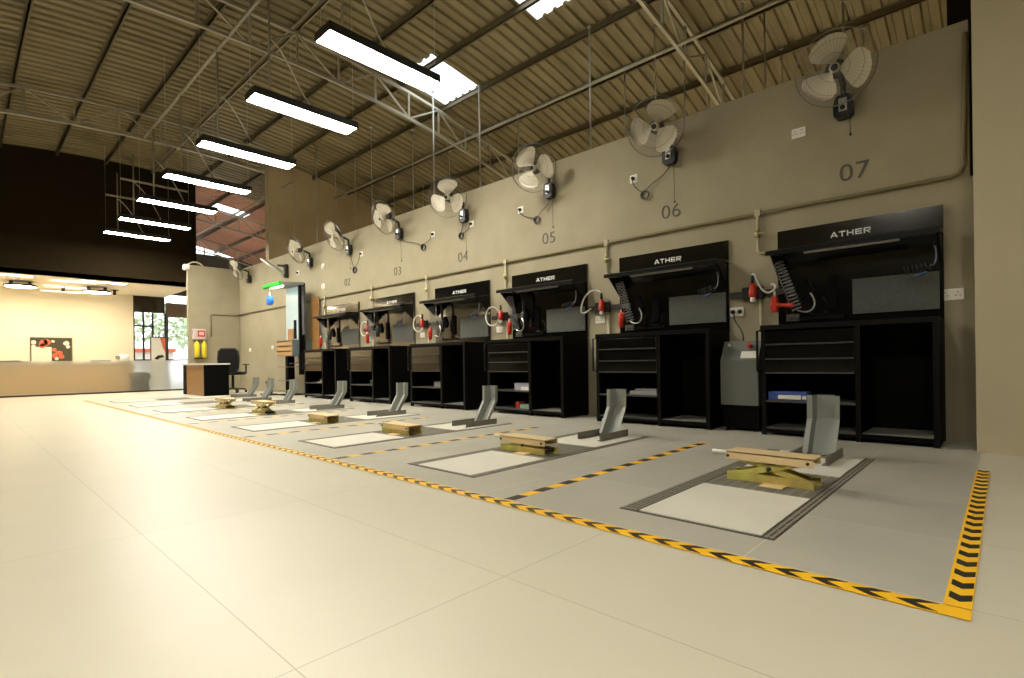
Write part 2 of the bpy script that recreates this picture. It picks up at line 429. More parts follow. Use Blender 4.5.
for i, x in enumerate(LX):
    t = lamp0 if i == 0 else copy_tree(bare0)
    yc = 3.46 if i == 0 else (3.42 if i < 5 else 3.45)
    t.location = (x, yc, zl); tag(t, lab[i], 'pendant lamp', 'pendant lamps in a row')
    for sx, sy in ((-.13, -.68), (.13, .68)):
        y = yc + sy
        MB().tube([(sx, sy, .09), (sx, sy, roofz(y) - .05 - zl)], .0035, 4).build('suspension_wire', ROD, t)
    MB().tube([(-.14, -.42, .09), (-.14, -.42, roofz(3.0) - .7 - zl)], .016, 6).build('conduit_drop', STEEL, t)
    s = random.uniform(-.1, .1)
    MB().tube(bez((-.13, -.40, .95), (-.02, -.2, .75), (-.18 + s, .0, .5), (0.02, .12, .09)), .012, 6).build('power_cable', CABLEW, t)
for (x, z, nm) in ((-15.2, 5.2, 'pale mounting rail across the dark wall, upper of two'), (-17.0, 5.23, 'pale mounting rail across the dark wall, lower of two')):
    tag(MB().box(-.02, .02, -.7, .7, -.02, .02).build('mounting_rail', STEEL, None, (x, 3.45, z)), nm, 'rail', 'lamp mounting rails')
# lamps over the near part of the hall (outside the picture)
for i, (x, y) in enumerate([(-1.5, -.8), (.9, -.8)]):
    t = bare0 if i == 0 else copy_tree(bare0); t.location = (x, y, zl)
    tag(t, 'long white pendant lamp over the open hall floor, outside the picture', 'pendant lamp', 'pendant lamps over the hall')

for i, (x, y) in enumerate([(-1.5, 9), (-4.5, 9), (-7.5, 9), (-10.5, 9), (3.5, 9), (-21, 8.5)]):  # unseen lamps, added so bounced light brightens the roof above the wall
    t = copy_tree(bare0); t.location = (x, y, 2.7)
    tag(t, 'unseen long lamp added behind the numbered wall to brighten the roof', 'pendant lamp', 'added lamps behind the wall')

# ------------------------------------------------------------------ wall fans
def make_fan():
    t = empty('wall_fan', (0, 0, 0))
    # local origin: centre of wall base at the wall surface; -Y towards the room
    b = MB()
    pr = [(-.05, -.15), (.05, -.15), (.08, -.12), (.085, -.02), (.065, .05), (.04, .07), (-.04, .07), (-.065, .05), (-.085, -.02), (-.08, -.12)]
    b.prism(pr, 'y', -.09, -.002); b.build('wall_base', BLKP, t)
    b = MB(); b.box(-.035, .035, -.097, -.091, -.09, .035, 0, bev=.002); cp = b.build('control_plate', SILV, t)
    MB().cyl((0, -.115, -.06), (0, -.098, -.06), .022, 14).build('knob', BLKP, cp)
    MB().tube([(0, -.05, .06), (0, -.06, .17), (0, -.20, .22)], .024, 10).build('neck', BLKP, t)
    MB().lathe([(.02, -.17), (.07, -.16), (.085, -.10), (.08, -.05), (.05, -.04)], 20).build('motor_housing', mat('motor_grey', (.06, .06, .055), .4), t)
    for k in range(3):
        b = MB(); A = Matrix.Rotation(2 * PI * k / 3 + .6, 4, 'Z'); vs = []; fs = []
        prof = [(.045, -.2, .5, 0), (.09, -.38, .85, 0), (.15, -.50, 1.02, 0), (.21, -.52, 1.02, 0), (.25, -.50, .86, 0), (.275, -.44, .62, 0), (.288, -.32, .30, 0), (.292, -.25, .1, 0)]
        n = 9
        for (r, a0, a1, zz) in prof:
            for j in range(n):
                u = j / (n - 1); a = a0 + (a1 - a0) * u
                vs.append((r * math.cos(a), r * math.sin(a), -.005 + .075 * (u - .5)))
        for i in range(len(prof) - 1):
            for j in range(n - 1): fs.append((i * n + j, i * n + j + 1, (i + 1) * n + j + 1, (i + 1) * n + j))
        m_ = len(vs); vs2 = vs + [(x, y, z - .004) for x, y, z in vs]
        fs2 = fs + [tuple(q + m_ for q in reversed(f)) for f in fs]
        b.add(vs2, fs2, 0, True, A); b.build('blade', BLADE, t)
    MB().lathe([(.04, -.035), (.045, -.02), (.045, .03), (.03, .042)], 18).build('hub', BLADE, t)
    b = MB(); N = 40
    def ring(r, z, th): b.tube([(r * math.cos(2 * PI * i / N), r * math.sin(2 * PI * i / N), z) for i in range(N)], th, 5, closed=True)
    ring(.325, .0, .0055); ring(.325, -.012, .004); ring(.23, .075, .0018); ring(.12, .085, .0018); ring(.23, -.09, .0018); ring(.15, -.11, .0018)
    for i in range(48):
        a = 2 * PI * i / 48; c, s_ = math.cos(a), math.sin(a)
        c2, s2 = math.cos(a + .25), math.sin(a + .25)
        b.tube([(.05 * c, .05 * s_, .085), (.19 * c2, .19 * s2, .085), (.28 * c2, .28 * s2, .06), (.325 * c2, .325 * s2, .0)], .0009, 3, caps=False)
        b.tube([(.08 * c, .08 * s_, -.12), (.24 * c, .24 * s_, -.10), (.325 * c, .325 * s_, -.01)], .0009, 3, caps=False)
    b.build('cage', CAGE, t)
    MB().lathe([(.028, .086), (.030, .092), (.018, .095)], 18).build('badge', BLKP, t)
    return t
HEAD = ('motor_housing', 'blade', 'hub', 'cage', 'badge')
def aim(t, yaw, tilt, spin):
    M = Matrix.Translation((0, -.40, .20)) @ Matrix.Rotation(R(yaw), 4, 'Z') @ Matrix.Rotation(R(tilt), 4, 'X') @ Matrix.Rotation(PI / 2, 4, 'X')
    for c in t.children:
        n = c.name.split('.')[0]
        if n in HEAD: c.matrix_local = M @ (Matrix.Rotation(R(spin), 4, 'Z') if n == 'blade' else Matrix.Identity(4))
fan0 = make_fan()
FANS = []
FX = [(-1.12, 3.22, '07'), (-2.93, 3.25, '06'), (-4.80, 3.26, '05'), (-6.67, 3.27, '04'), (-8.55, 3.30, '03'), (-10.44, 3.28, '02'), (-12.27, 3.26, '')]
for i, (x, z, n) in enumerate(FX):
    t = fan0 if i == 0 else copy_tree(fan0)
    FANS.append(t); t.location = (x, 6.0, z); aim(t, *[(8, 20, 60), (16, 20, 20), (22, 18, 75), (32, 16, 40), (0, 27, 10), (-2, 27, 50), (-2, 27, 0)][i])
    tag(t, ('black wall fan with cream blades mounted above number ' + n) if n else 'black wall fan mounted above the tall tool tower with green canopy', 'wall fan', 'wall fans along the numbered wall')
t = copy_tree(fan0); aim(t, -2, 25, 30); t.location = (-16.1, 6.0, 3.3); tag(t, 'farthest small wall fan near the corner above the office chair', 'wall fan', 'wall fans along the numbered wall')
PULL = {0: .16, 1: .45, 2: .42, 3: .50, 4: .42, 5: .3}
for i in range(6):
    b = MB(); L = PULL[i]
    b.tube([(0, 0, 0), (0, .015, -L)], .003, 4); b.lathe([(.004, -L - .03), (.010, -L - .02), (.010, -L - .005), (.003, -L)], 8, M=Matrix.Translation((0, .015, 0)))
    b.build('pull_cord', BLKP, FANS[i], (.05, -.05, -.14))

# wall numbers
for x, s in ((-1.05, '07'), (-2.946, '06'), (-4.857, '05'), (-6.753, '04'), (-8.68, '03'), (-10.60, '02')):
    o = text_mesh('bay_number', s, .235, NUM, 1.08, .003, -.002, 1.05)
    o.location = (x, 5.996, 2.545); tag(o, 'thin dark bay number %s on the beige wall' % s, 'number', 'bay numbers on the wall')

# sockets
def socket(x, z, w, h, label, plug=False, group='sockets on the numbered wall', holes=1, yw=6.0):
    t = empty('wall_socket', (x, yw, z)); tag(t, label, 'socket', group)
    MB().box(-w / 2, w / 2, -.012, -.001, -h / 2, h / 2, bev=.003).build('plate', WHITE, t)
    for k in range(holes):
        ox = (k - (holes - 1) / 2) * w / max(holes, 1)
        b = MB()
        if plug: b.lathe([(.022, 0), (.024, .01), (.02, .035), (.008, .045)], 12, M=Matrix.Translation((ox, -.012, 0)) @ Matrix.Rotation(PI / 2, 4, 'X'))
        else:
            for dx, dz in ((0, .018), (-.014, -.010), (.014, -.010)): b.cyl((ox + dx, -.0135, dz), (ox + dx, -.012, dz), .005, 8)
        b.build('plug' if plug else 'pin_holes', BLKP, t)
    return t
socket(-1.53, 3.068, .13, .10, 'white double socket plate left of the fan above number 07', holes=2)
for x, z, n in ((-3.446, 3.068, '06'), (-5.402, 3.076, '05'), (-6.52, 3.07, '04'), (-7.55, 3.079, '03'), (-10.0, 3.09, '02')):
    socket(x, z, .11, .105, 'white socket with black plug feeding the fan above number ' + n, True)
socket(-13.0, 3.06, .12, .11, 'white socket high on the wall above the green canopy', True)
# fan cords with their coils
def cord(pts, coil, label, r=.055):
    b = MB(); b.tube(pts, .006, 5)
    for k in range(4): b.tube(ringpts((coil[0] + .004 * k, 5.965 + .006 * k, coil[1]), r - .004 * k, 18), .006, 5, closed=True)
    tag(b.build('fan_cord', BLKP), label, 'power cord', 'fan power cords')
def cpts(fx, fz, cx, cz, px, pz):
    Y = 5.965
    return bez((fx, Y, fz), (fx + (cx - fx) * .3, Y, fz - .15), (cx + (fx - cx) * .25, Y, cz + .12), (cx, Y, cz + .0), 8) + bez((cx, Y, cz), (cx + (px - cx) * .3, Y, cz + .01), (px, Y, pz - .12), (px, Y - .02, pz), 8)
cord(cpts(-2.93, 3.10, -3.28, 2.85, -3.446, 3.06), (-3.28, 2.82), 'black coiled cord between socket and fan above number 06')
cord(cpts(-4.80, 3.11, -5.04, 2.88, -5.402, 3.07), (-5.06, 2.85), 'black coiled cord between socket and fan above number 05')
cord(cpts(-6.70, 3.12, -6.763, 2.94, -6.52, 3.07), (-6.763, 2.91), 'black coiled cord between socket and fan above number 04')
cord(cpts(-8.50, 3.15, -7.9, 2.93, -7.55, 3.07), (-7.82, 2.88), 'black coiled cord trailing right from the fan above number 03', .06)
cord(cpts(-10.40, 3.13, -10.27, 2.80, -10.0, 3.08), (-10.24, 2.77), 'black coiled cord below the fan above number 02', .07)

# conduits on the wall
tag(MB().tube([(-17.0, 5.975, 2.27), (-12, 5.975, 2.29), (-6, 5.975, 2.31), (-.33, 5.975, 2.31), (-.27, 5.975, 2.33), (-.245, 5.975, 2.39), (-.235, 5.975, 2.8), (-.225, 5.975, 3.45), (-.225, 5.975, 3.52)], .019, 8).build('wall_conduit', CONDU), 'long olive conduit along the wall, turning up beside the right pier', 'conduit')
tag(MB().tube([(-17.0, 5.97, 2.25), (-16.975, 5.9, 2.25), (-16.975, 5.24, 2.25), (-16.975, 5.2, 2.22), (-16.975, 5.2, 1.6)], .018, 8).build('wall_conduit', CONDU), 'short bent conduit on the end wall above the desk', 'conduit')
gapx = [-1.935, -3.855, -5.72, -7.73, -9.58, -11.6]
gname = ['between the workbenches below 07 and 06', 'between the workbenches below 06 and 05', 'between the workbenches below 05 and 04', 'between the workbenches below 04 and 03', 'between the workbenches below 03 and 02', 'left of the workbench below number 02']
for i, x in enumerate(gapx):
    t = empty('air_drop_pipe', (x, 5.97, 1.88)); tag(t, 'beige air drop pipe with valve, ' + gname[i], 'pipe', 'air drop pipes')
    b = MB(); b.tube([(0, 0, .44), (0, 0, .03), (.03, 0, 0), (.22, 0, 0)], .017, 8); b.box(-.03, .03, -.02, .02, .40, .47); b.build('pipe', CONDL, t)
    b = MB(); b.cyl((0, -.01, .17), (0, -.01, .25), .028, 10); b.box(-.005, .08, -.045, -.035, .20, .215); b.cyl((0, -.04, .205), (0, 0, .205), .008, 8); b.build('valve', mat('brass', (.50, .46, .22), .35, metal=.7), t)
    t2 = MB().tube([(0, 0, 0), (0, 0, 1.32)], .016, 8); o = t2.build('floor_conduit', CONDL, None, (x + .02, 5.975, .1))
    tag(o, 'thin beige vertical conduit near the floor, ' + gname[i], 'conduit', 'vertical conduits at the benches')
    if i < 5:
        # dark service rail and red connector
        t = empty('service_rail', (x, 5.96, 1.45)); tag(t, 'dark horizontal service rail with box, ' + gname[i], 'rail', 'service rails')
        MB().box(-.30, .36, -.015, .03, -.03, .03).build('rail', mat('rail_dark', (.035, .03, .022), .45), t)
        MB().box(-.16, .06, -.05, .0, -.06, .07, bev=.006).build('box', BLKP, t)
        t = empty('industrial_plug', (x - .03, 5.88, 1.47)); tag(t, 'red industrial plug with white cable loop, ' + gname[i], 'plug', 'red plugs between benches')
        b = MB(); b.lathe([(.03, -.07), (.042, -.06), (.042, .0), (.036, .01), (.034, .07), (.02, .08)], 16); b.build('body', RED, t)
        MB().lathe([(.02, -.12), (.026, -.115), (.026, -.07)], 14).build('socket_end', WHITE, t)
        MB().lathe([(.018, .08), (.016, .16), (.009, .17)], 12).build('gland', BLKP, t)
        if i == 0: pts = bez((0, 0, .17), (.02, -.02, .26), (.06, 0, -.05), (.16, .02, -.03)) + bez((.16, .02, -.03), (.24, .03, .0), (.22, .04, .06), (.17, .05, .06))
        elif i in (1,): pts = bez((0, 0, .17), (-.06, -.02, .26), (-.26, -.05, .22), (-.33, 0, -.02)) + bez((-.33, 0, -.02), (-.36, .03, -.1), (-.3, .05, -.08), (-.2, .05, -.02))
        else: pts = ringpts((-.19 if i == 2 else -.12, 0, -.0), .15, 22)[2:] + [(0, .02, .02), (.0, 0, .16)]
        MB().tube(pts, .011, 7).build('cable', CABLEW, t)
        if i in (0, 1): socket(x - .24 if i == 0 else x - .13, 1.27 if i == 0 else 1.30, .15, .10, 'white twin socket below the service rail, ' + gname[i], holes=2, plug=(i == 0), group='sockets on the numbered wall')
        else: socket(x - .17, 1.26, .14, .10, 'white socket plate low on the wall, ' + gname[i])
socket(-.335, 1.286, .17, .10, 'white twin socket beside the right pier', holes=2)
socket(-16.2, 1.19, .14, .10, 'white socket plate near the office chair, left of two'); socket(-14.6, 1.22, .14, .10, 'white socket plate left of the tall tool tower, right of two')
for z, l in ((3.04, 'upper small white oval bulkhead lamp left of number 02'), (2.57, 'lower small white oval bulkhead lamp left of number 02')):
    b = MB(); b.lathe([(.001, .035), (.05, .03), (.065, .012), (.068, 0)], 20, M=Matrix.Translation((-11.7, 6.0, z)) @ Matrix.Diagonal((1, 1, 1.25, 1)) @ Matrix.Rotation(PI / 2, 4, 'X'))
    tag(b.build('bulkhead_lamp', WHITE), l, 'lamp', 'oval bulkhead lamps')

# ------------------------------------------------------------------ workbench stations
W = 1.355
def logo_bars(w, h, g):
    """five wide capitals A T H E R drawn with straight strokes, centred, facing -Y"""
    b = MB(); t = .011; n = 0; X0 = -(5 * w + 4 * g) / 2
    def bar(x0, z0, x1, z1, th=t):
        d = Vector((x1 - x0, 0, z1 - z0)).normalized(); p = Vector((-d.z, 0, d.x)) * th / 2; A = Vector((x0, 0, z0 - h / 2)); B = Vector((x1, 0, z1 - h / 2))
        q = [A - p, B - p, B + p, A + p]; v = [(c.x, -.003, c.z) for c in q] + [(c.x, .0, c.z) for c in q]
        b.add(v, [(0, 1, 2, 3), (7, 6, 5, 4), (0, 4, 5, 1), (1, 5, 6, 2), (2, 6, 7, 3), (3, 7, 4, 0)])
    x = X0; bar(x, 0, x + w * .5, h); bar(x + w, 0, x + w * .5, h); bar(x + w * .22, h * .28, x + w * .78, h * .28, .009)
    x += w + g; bar(x, h - t / 2, x + w, h - t / 2); bar(x + w / 2, 0, x + w / 2, h - t)
    x += w + g; bar(x + t / 2, 0, x + t / 2, h); bar(x + w - t / 2, 0, x + w - t / 2, h); bar(x + t, h / 2, x + w - t, h / 2)
    x += w + g; bar(x + t / 2, 0, x + t / 2, h); [bar(x + t, z, x + w, z) for z in (t / 2, h / 2, h - t / 2)]
    x += w + g; bar(x + t / 2, 0, x + t / 2, h); bar(x + t, h - t / 2, x + w, h - t / 2); bar(x + w - t / 2, h * .42, x + w - t / 2, h - t); bar(x + t, h * .42, x + w - t, h * .42); bar(x + w * .45, h * .36, x + w * .95, 0)
    return b
def make_bench():
    """origin = right front foot of the cabinet on the floor, x runs to -W, y to +.55"""
    t = empty('workbench', (0, 0, 0)); D = .56; H = 1.065; XD = -W + .80
    b = MB()
    b.box(-W, 0, 0, D, H - .045, H, 0)                                    # top slab
    b.box(-W, -W + .03, .01, D, .075, H - .045); b.box(-.03, 0, .0, D, .02, H - .045); b.box(XD - .02, XD + .02, .01, D, .075, H - .045)
    b.box(-W, 0, D - .02, D, .075, H - .045)
    b.box(-W, 0, .0, D, .035, .075)
    b.build('carcass', BLKM, t)
    MB().box(-W - .005, .005, -.012, -.0005, H - .04, H + .004).build('top_edge', BLK, t)
    for (x) in (-W + .02, XD, -.02):
        MB().box(x - .02, x + .02, -.004, .036, 0, H - .046).build('upright', BLK, t)
        MB().box(x - .02, x + .02, .5, .54, 0, .034).build('leg', BLK, t)
    for k, (z0, z1) in enumerate(((.885, 1.005), (.745, .868), (.612, .728))):
        d = MB().box(-W + .045, XD - .025, -.006, .45, z0, z1, bev=.003).build('drawer', BLKG, t)
        MB().box(-W + .045, XD - .025, -.024, -.0065, z0 - .012, z0 + .001).build('handle', EDGE, d)
    for nm, z in (('shelf', .34), ('bottom_shelf', .082)):
        MB().box(-W + .042, XD - .022, .006, D - .03, z - .012, z).build(nm, SHELFM, t)
        MB().box(-W + .042, XD - .022, -.006, .0055, z - .016, z + .004).build('shelf_lip', EDGE, t)
    MB().box(XD + .022, -.042, .02, D - .03, .076, .084).build('bay_floor', mat('bay_floor_grey', (.20, .20, .17), .5), t)
    b = MB(); b.tube([(-W + .0, -.002, H - .05), (-W - .03, -.025, H - .05), (-W - .03, -.025, .62), (-W + .0, -.002, .62)], .011, 6); b.build('push_handle', BLK, t)
    # back board on the wall
    P = t
    MB().box(-W, 0, D - .005, D + .017, H + .001, 2.08).build('back_board', BLKG, P)
    MB().box(-W + .02, -.015, D - .02, D - .0055, 1.84, 2.065).build('header', BLKG, P)
    lg = logo_bars(.056, .053, .0125).build('logo_lettering', LOGO, P, (-.695, D - .0215, 1.955))
    # hood
    b = MB(); y0 = D - .34; b.prism([(D - .006, 1.86), (D - .006, 1.83), (y0, 1.785), (y0, 1.825), (y0 + .02, 1.835)], 'x', -W - .02, 0.0); b.build('hood', BLK, P)
    MB().box(-W + .32, -.28, y0 + .03, y0 + .075, 1.765, 1.784).build('led_strip', LEDOFF, P)
    for x in (-W + .01, -.03):
        MB().prism([(D - .022, 1.82), (D - .022, 1.58), (D - .04, 1.58), (y0 + .06, 1.785), (y0 + .06, 1.79)], 'x', x, x + .02).build('hood_bracket', BLK, P)
    MB().box(-W + .67, -.03, D - .018, D - .0055, 1.165, 1.50).build('pinboard', PINB, P)
    MB().box(-W + .10, -W + .60, D - .02, D - .0055, 1.135, 1.165).build('tool_ledge', BLK, P)
    MB().box(-W + .46, -W + .54, D - .03, D - .0055, 1.23, 1.56).build('tool_slot', BLKM, P)
    MB().prism([(-W + .22, 1.52), (-W + .28, 1.56), (-W + .34, 1.42), (-W + .30, 1.36), (-W + .25, 1.40)], 'y', D - .035, D - .0055).build('tool_holder', BLKM, P)
    MB().box(-W + .08, -W + .20, D - .02, D - .0055, 1.13, 1.20).build('switch_plate', mat('switch_grey', (.10, .095, .08), .4), P)
    return t
bench0 = make_bench()
BX = [-.385, -2.255, -4.18, -6.09, -8.12, -10.09]
bn = ['07', '06', '05', '04', '03', '02']
desc = ['black workbench with drawers, back board and hood below bay number 07', 'black workbench with drawers, back board and hood below bay number 06', 'black workbench with drawers, back board and hood below bay number 05',
        'black workbench with drawers, back board and hood below bay number 04', 'black workbench with tan-reflecting drawers below bay number 03', 'black workbench with tan-reflecting drawers below bay number 02']
for i, x in enumerate(BX):
    t = bench0 if i == 0 else copy_tree(bench0)
    if i: t.scale = (1.04, 1, 1)
    t.location = (x, 5.42, 0); tag(t, desc[i], 'workbench', 'workbenches along the numbered wall')
# coil hoses and hand tools at each bench
for i, x in enumerate(BX):
    y = 5.80; xl = x - W; n = bn[i]
    t = empty('coiled_air_hose', (xl + .10, y, 1.5)); tag(t, 'coiled air hose hanging at the left of the bench below %s' % n, 'hose', 'coiled air hoses left')
    MB().tube(helix((-.05, 0, .24), (.14, -.06, -.28), .048, 15), .0042, 5).build('coil', mat('hose_grey', (.22, .22, .23), .3), t)
    MB().tube(bez((-.02, 0, .36), (-.09, 0, .34), (-.09, 0, .28), (-.05, 0, .24), 6), .006, 5).build('tail', BLKP, t)
    MB().tube(bez((.14, -.06, -.28), (.30, -.08, -.36), (.34, -.08, -.22), (.26, -.06, -.12), 10), .008, 5).build('end_loop', SILV, t)
    t = empty('air_gun', (xl + .10 if i == 0 else xl + .12, 5.72, 1.27 if i < 2 else 1.27)); tag(t, 'red air tool hanging beside the coiled hose of the bench below %s' % n, 'air tool', 'red air tools')
    if i == 0:
        MB().lathe([(.022, 0), (.03, .01), (.03, .08), (.020, .09), (.020, .16), (.026, .17), (.026, .22)], 14, M=Matrix.Translation((-.10, 0, .02)) @ Matrix.Rotation(R(96), 4, 'Y')).build('barrel', RED, t)
        MB().box(-.09, -.03, -.03, .03, -.06, .10, bev=.01).build('handle', RED, t)
    else:
        MB().lathe([(.02, -.12), (.034, -.10), (.038, .03), (.03, .06), (.012, .08)], 14).build('barrel', RED, t)
        MB().box(-.02, .06, -.02, .02, .03, .07, bev=.008).build('handle', RED, t)
    MB().lathe([(.008, 0), (.012, .01), (.008, .06)], 10, M=Matrix.Translation((-.06 if i == 0 else 0, 0, .10 if i == 0 else .06))).build('connector', SILV, t)
    t = empty('short_coil_hose', (x - .14, 5.78, 1.50)); tag(t, 'small coiled hose at the right of the bench below %s' % n, 'hose', 'short coiled hoses right')
    MB().tube(helix((-.12, 0, .0), (.06, -.03, .03), .035, 6), .005, 5).build('coil', BLKP, t)
    MB().tube(bez((.06, -.03, .03), (.12, -.03, .0), (.11, 0, .16), (.09, 0, .20), 8), .007, 5).build('tail', mat('hose_blue_grey', (.10, .12, .18), .4), t)
    MB().lathe([(.012, -.03), (.016, .05), (.008, .07)], 8, M=Matrix.Translation((-.02, -.03, -.05)) @ Matrix.Rotation(R(70), 4, 'Y')).build('nozzle', mat('nozzle_blue', (.04, .07, .16), .4), t)
    if i >= 2:
        b = MB(); b.tube(bez((0, 0, .22), (.10, -.02, .3), (.16, -.02, .15), (.12, 0, -.1), 10), .022, 7)
        b.lathe([(.03, -.24), (.045, -.2), (.04, -.05), (.02, -.02)], 10, M=Matrix.Translation((.12, 0, -.04)))
        tag(b.build('hanging_tool', BLKP, None, (xl + .16, 5.86, 1.56)), 'black hand tool hanging on the back board below %s' % n, 'hand tool', 'hanging black hand tools')

def item(name, x0, x1, y0, y1, z0, z1, parts, label, cat, group=None):
    t = empty(name, ((x0 + x1) / 2, (y0 + y1) / 2, z0)); tag(t, label, cat, group)
    for (nm, dims, m) in parts:
        MB().box(*dims, bev=.004).build(nm, m, t)
    return t
Z1 = .3405; Z0 = .0825
item('boxed_kit', -1.68, -1.36, 5.44, 5.6, Z1, 0, [('box', (-.17, .17, -.07, .07, .0, .085), BLUED), ('label_band', (-.08, .12, -.0765, -.0705, .012, .055), WHITE), ('label_patch', (.13, .165, -.0765, -.0705, .015, .05), WHITE)], 'blue cardboard box with white label on the shelf below 07', 'box')
item('small_red_box', -1.28, -1.14, 5.5, 5.6, Z1, 0, [('box', (-.06, .06, -.05, .05, 0, .06), mat('dark_red', (.18, .01, .01), .5)), ('lid', (-.062, .062, -.052, .052, .0605, .07), BLKP)], 'small dark red box on the shelf below 07', 'box')
item('paper_stack', -3.2, -2.9, 5.45, 5.7, Z1, 0, [('papers', (-.19, .16, -.1, .1, 0, .045), GREYM), ('top_folder', (-.12, .16, -.1, .1, .0455, .07), mat('folder_lilac', (.24, .22, .25), .5))], 'grey stack of papers on the shelf below 06', 'papers')
item('boxed_kit', -5.1, -4.8, 5.45, 5.7, Z1, 0, [('box', (-.17, .15, -.08, .1, 0, .10), mat('pale_lilac_card', (.42, .40, .52), .5)), ('lid', (-.04, .15, -.09, -.0805, .0, .05), WHITE)], 'white and lilac box on the upper shelf below 05', 'box')
item('red_tool_case', -5.1, -4.8, 5.45, 5.7, Z0, 0, [('left_end', (-.17, -.10, -.06, .06, 0, .09), RED), ('middle', (-.0995, .0795, -.05, .05, 0, .06), mat('mint_green', (.35, .55, .42), .5)), ('right_end', (.08, .15, -.06, .06, 0, .09), RED)], 'red and green tool case on the bottom shelf below 05', 'tool case')
item('grey_parts_box', -7.0, -6.8, 5.45, 5.7, Z1, 0, [('box', (-.08, .1, -.06, .06, 0, .07), GREYM), ('lid', (-.08, .1, -.06, .06, .0705, .09), SHELFM)], 'small grey parts box on the shelf below 04', 'box')
item('black_parts_box', -8.95, -8.8, 5.45, 5.7, Z1, 0, [('box', (-.08, .1, -.06, .06, 0, .07), mat('charcoal', (.06, .06, .06), .5)), ('lid', (-.08, .1, -.06, .06, .0705, .085), GREYM)], 'small charcoal parts box on the shelf below 03', 'box')
t = item('white_cup_set', -11.1, -10.8, 5.45, 5.7, Z1, 0, [('tray', (-.15, .15, -.06, .06, 0, .02), WHITE)], 'white tray of small cups on the shelf below 02', 'tray')
for dx in (-.08, .03, .1): MB().lathe([(.02, .0205), (.032, .07), (.03, .072), (.018, .024)], 12, M=Matrix.Translation((dx, 0, 0))).build('cup', WHITE, t)

# grey steel locker between benches 07 and 06
t = empty('steel_locker', (-1.98, 5.52, 0)); tag(t, 'low grey steel control cabinet with sloped top between two workbenches', 'cabinet')
b = MB(); b.prism([(.0, .27), (.42, .27), (.42, .93), (.12, .93), (.0, .73)], 'x', -.20, .175); b.build('body', GREYC, t)
MB().box(-.19, .17, .03, .42, .035, .269).build('plinth', BLKM, t)
b = MB(); 
MB().prism([(.008, .755), (.018, .748), (.06, .815), (.05, .822)], 'x', -.0, .16).build('label_plate', WHITE, t)
MB().cyl((.08, .072, .872), (.08, .04, .888), .024, 14).build('red_button', RED, t)
MB().cyl((-.13, .082, .882), (-.13, .06, .893), .014, 12).build('indicator', WHITE, t)
for x in (-.15, .13):
    for y in (.06, .38): MB().lathe([(.03, 0), (.03, .015), (.012, .018), (.012, .034)], 12, M=Matrix.Translation((x, y, 0))).build('foot', CHROME, t)
tag(MB().tube(bez((-2.20, 5.965, 1.24), (-2.19, 5.95, 1.1), (-2.08, 5.9, 1.12), (-2.06, 5.86, .94), 10), .008, 6).build('power_cord', BLKP), 'black cord from the twin socket down to the grey cabinet', 'power cord')

# ------------------------------------------------------------------ lift pads, scissor jacks, wheel chocks
def make_pad():
    t = empty('lift_pad', (0, 0, 0)); y0, y1, w = 2.29, 4.58, .365
    b = MB(); z = .0075
    b.box(-w, w, y0, y1, .0031, .0045, 1)
    for xs in ((-w, -w + .09), (w - .05, w)):
        for k in range(4 if xs[0] < 0 else 2):
            x = xs[0] + .008 + k * .022; b.box(x, x + .013, y0 + .01, y1 - .01, .0045, z)
        yy = y0 + .02
        while yy < y1 - .03: b.box(xs[0] + .004, xs[1] - .004, yy, yy + .018, .0045, z - .001); yy += .11
    yy = 3.09
    while yy < 3.72: b.box(-w + .1, w - .055, yy, yy + .016, .0045, z); yy += .034
    for k in range(9): x = -.25 + k * .062; b.box(x, x + .014, 3.085, 3.725, .0045, z - .0008)
    b.build('grate', [GRATE, SLOT], t)
    for a, c in ((y0 + .022, 3.07), (3.74, y1 - .02)):
        MB().box(-w + .103, w - .056, a, c, .0046, .0095).build('tile_plate', PAD, t)
    return t
pad0 = make_pad()
PX = [-1.06 - 1.805 * k for k in range(8)]
pn = ['bay 07, nearest the camera', 'bay 06', 'bay 05', 'bay 04', 'bay 03', 'bay 02', 'the bay left of 02', 'the farthest bay before the desk']
for i, x in enumerate(PX):
    t = pad0 if i == 0 else copy_tree(pad0); t.location = (x, 0, 0)
    tag(t, 'flush floor pad with pale tiles and dark grate in ' + pn[i], 'floor pad', 'floor lift pads')

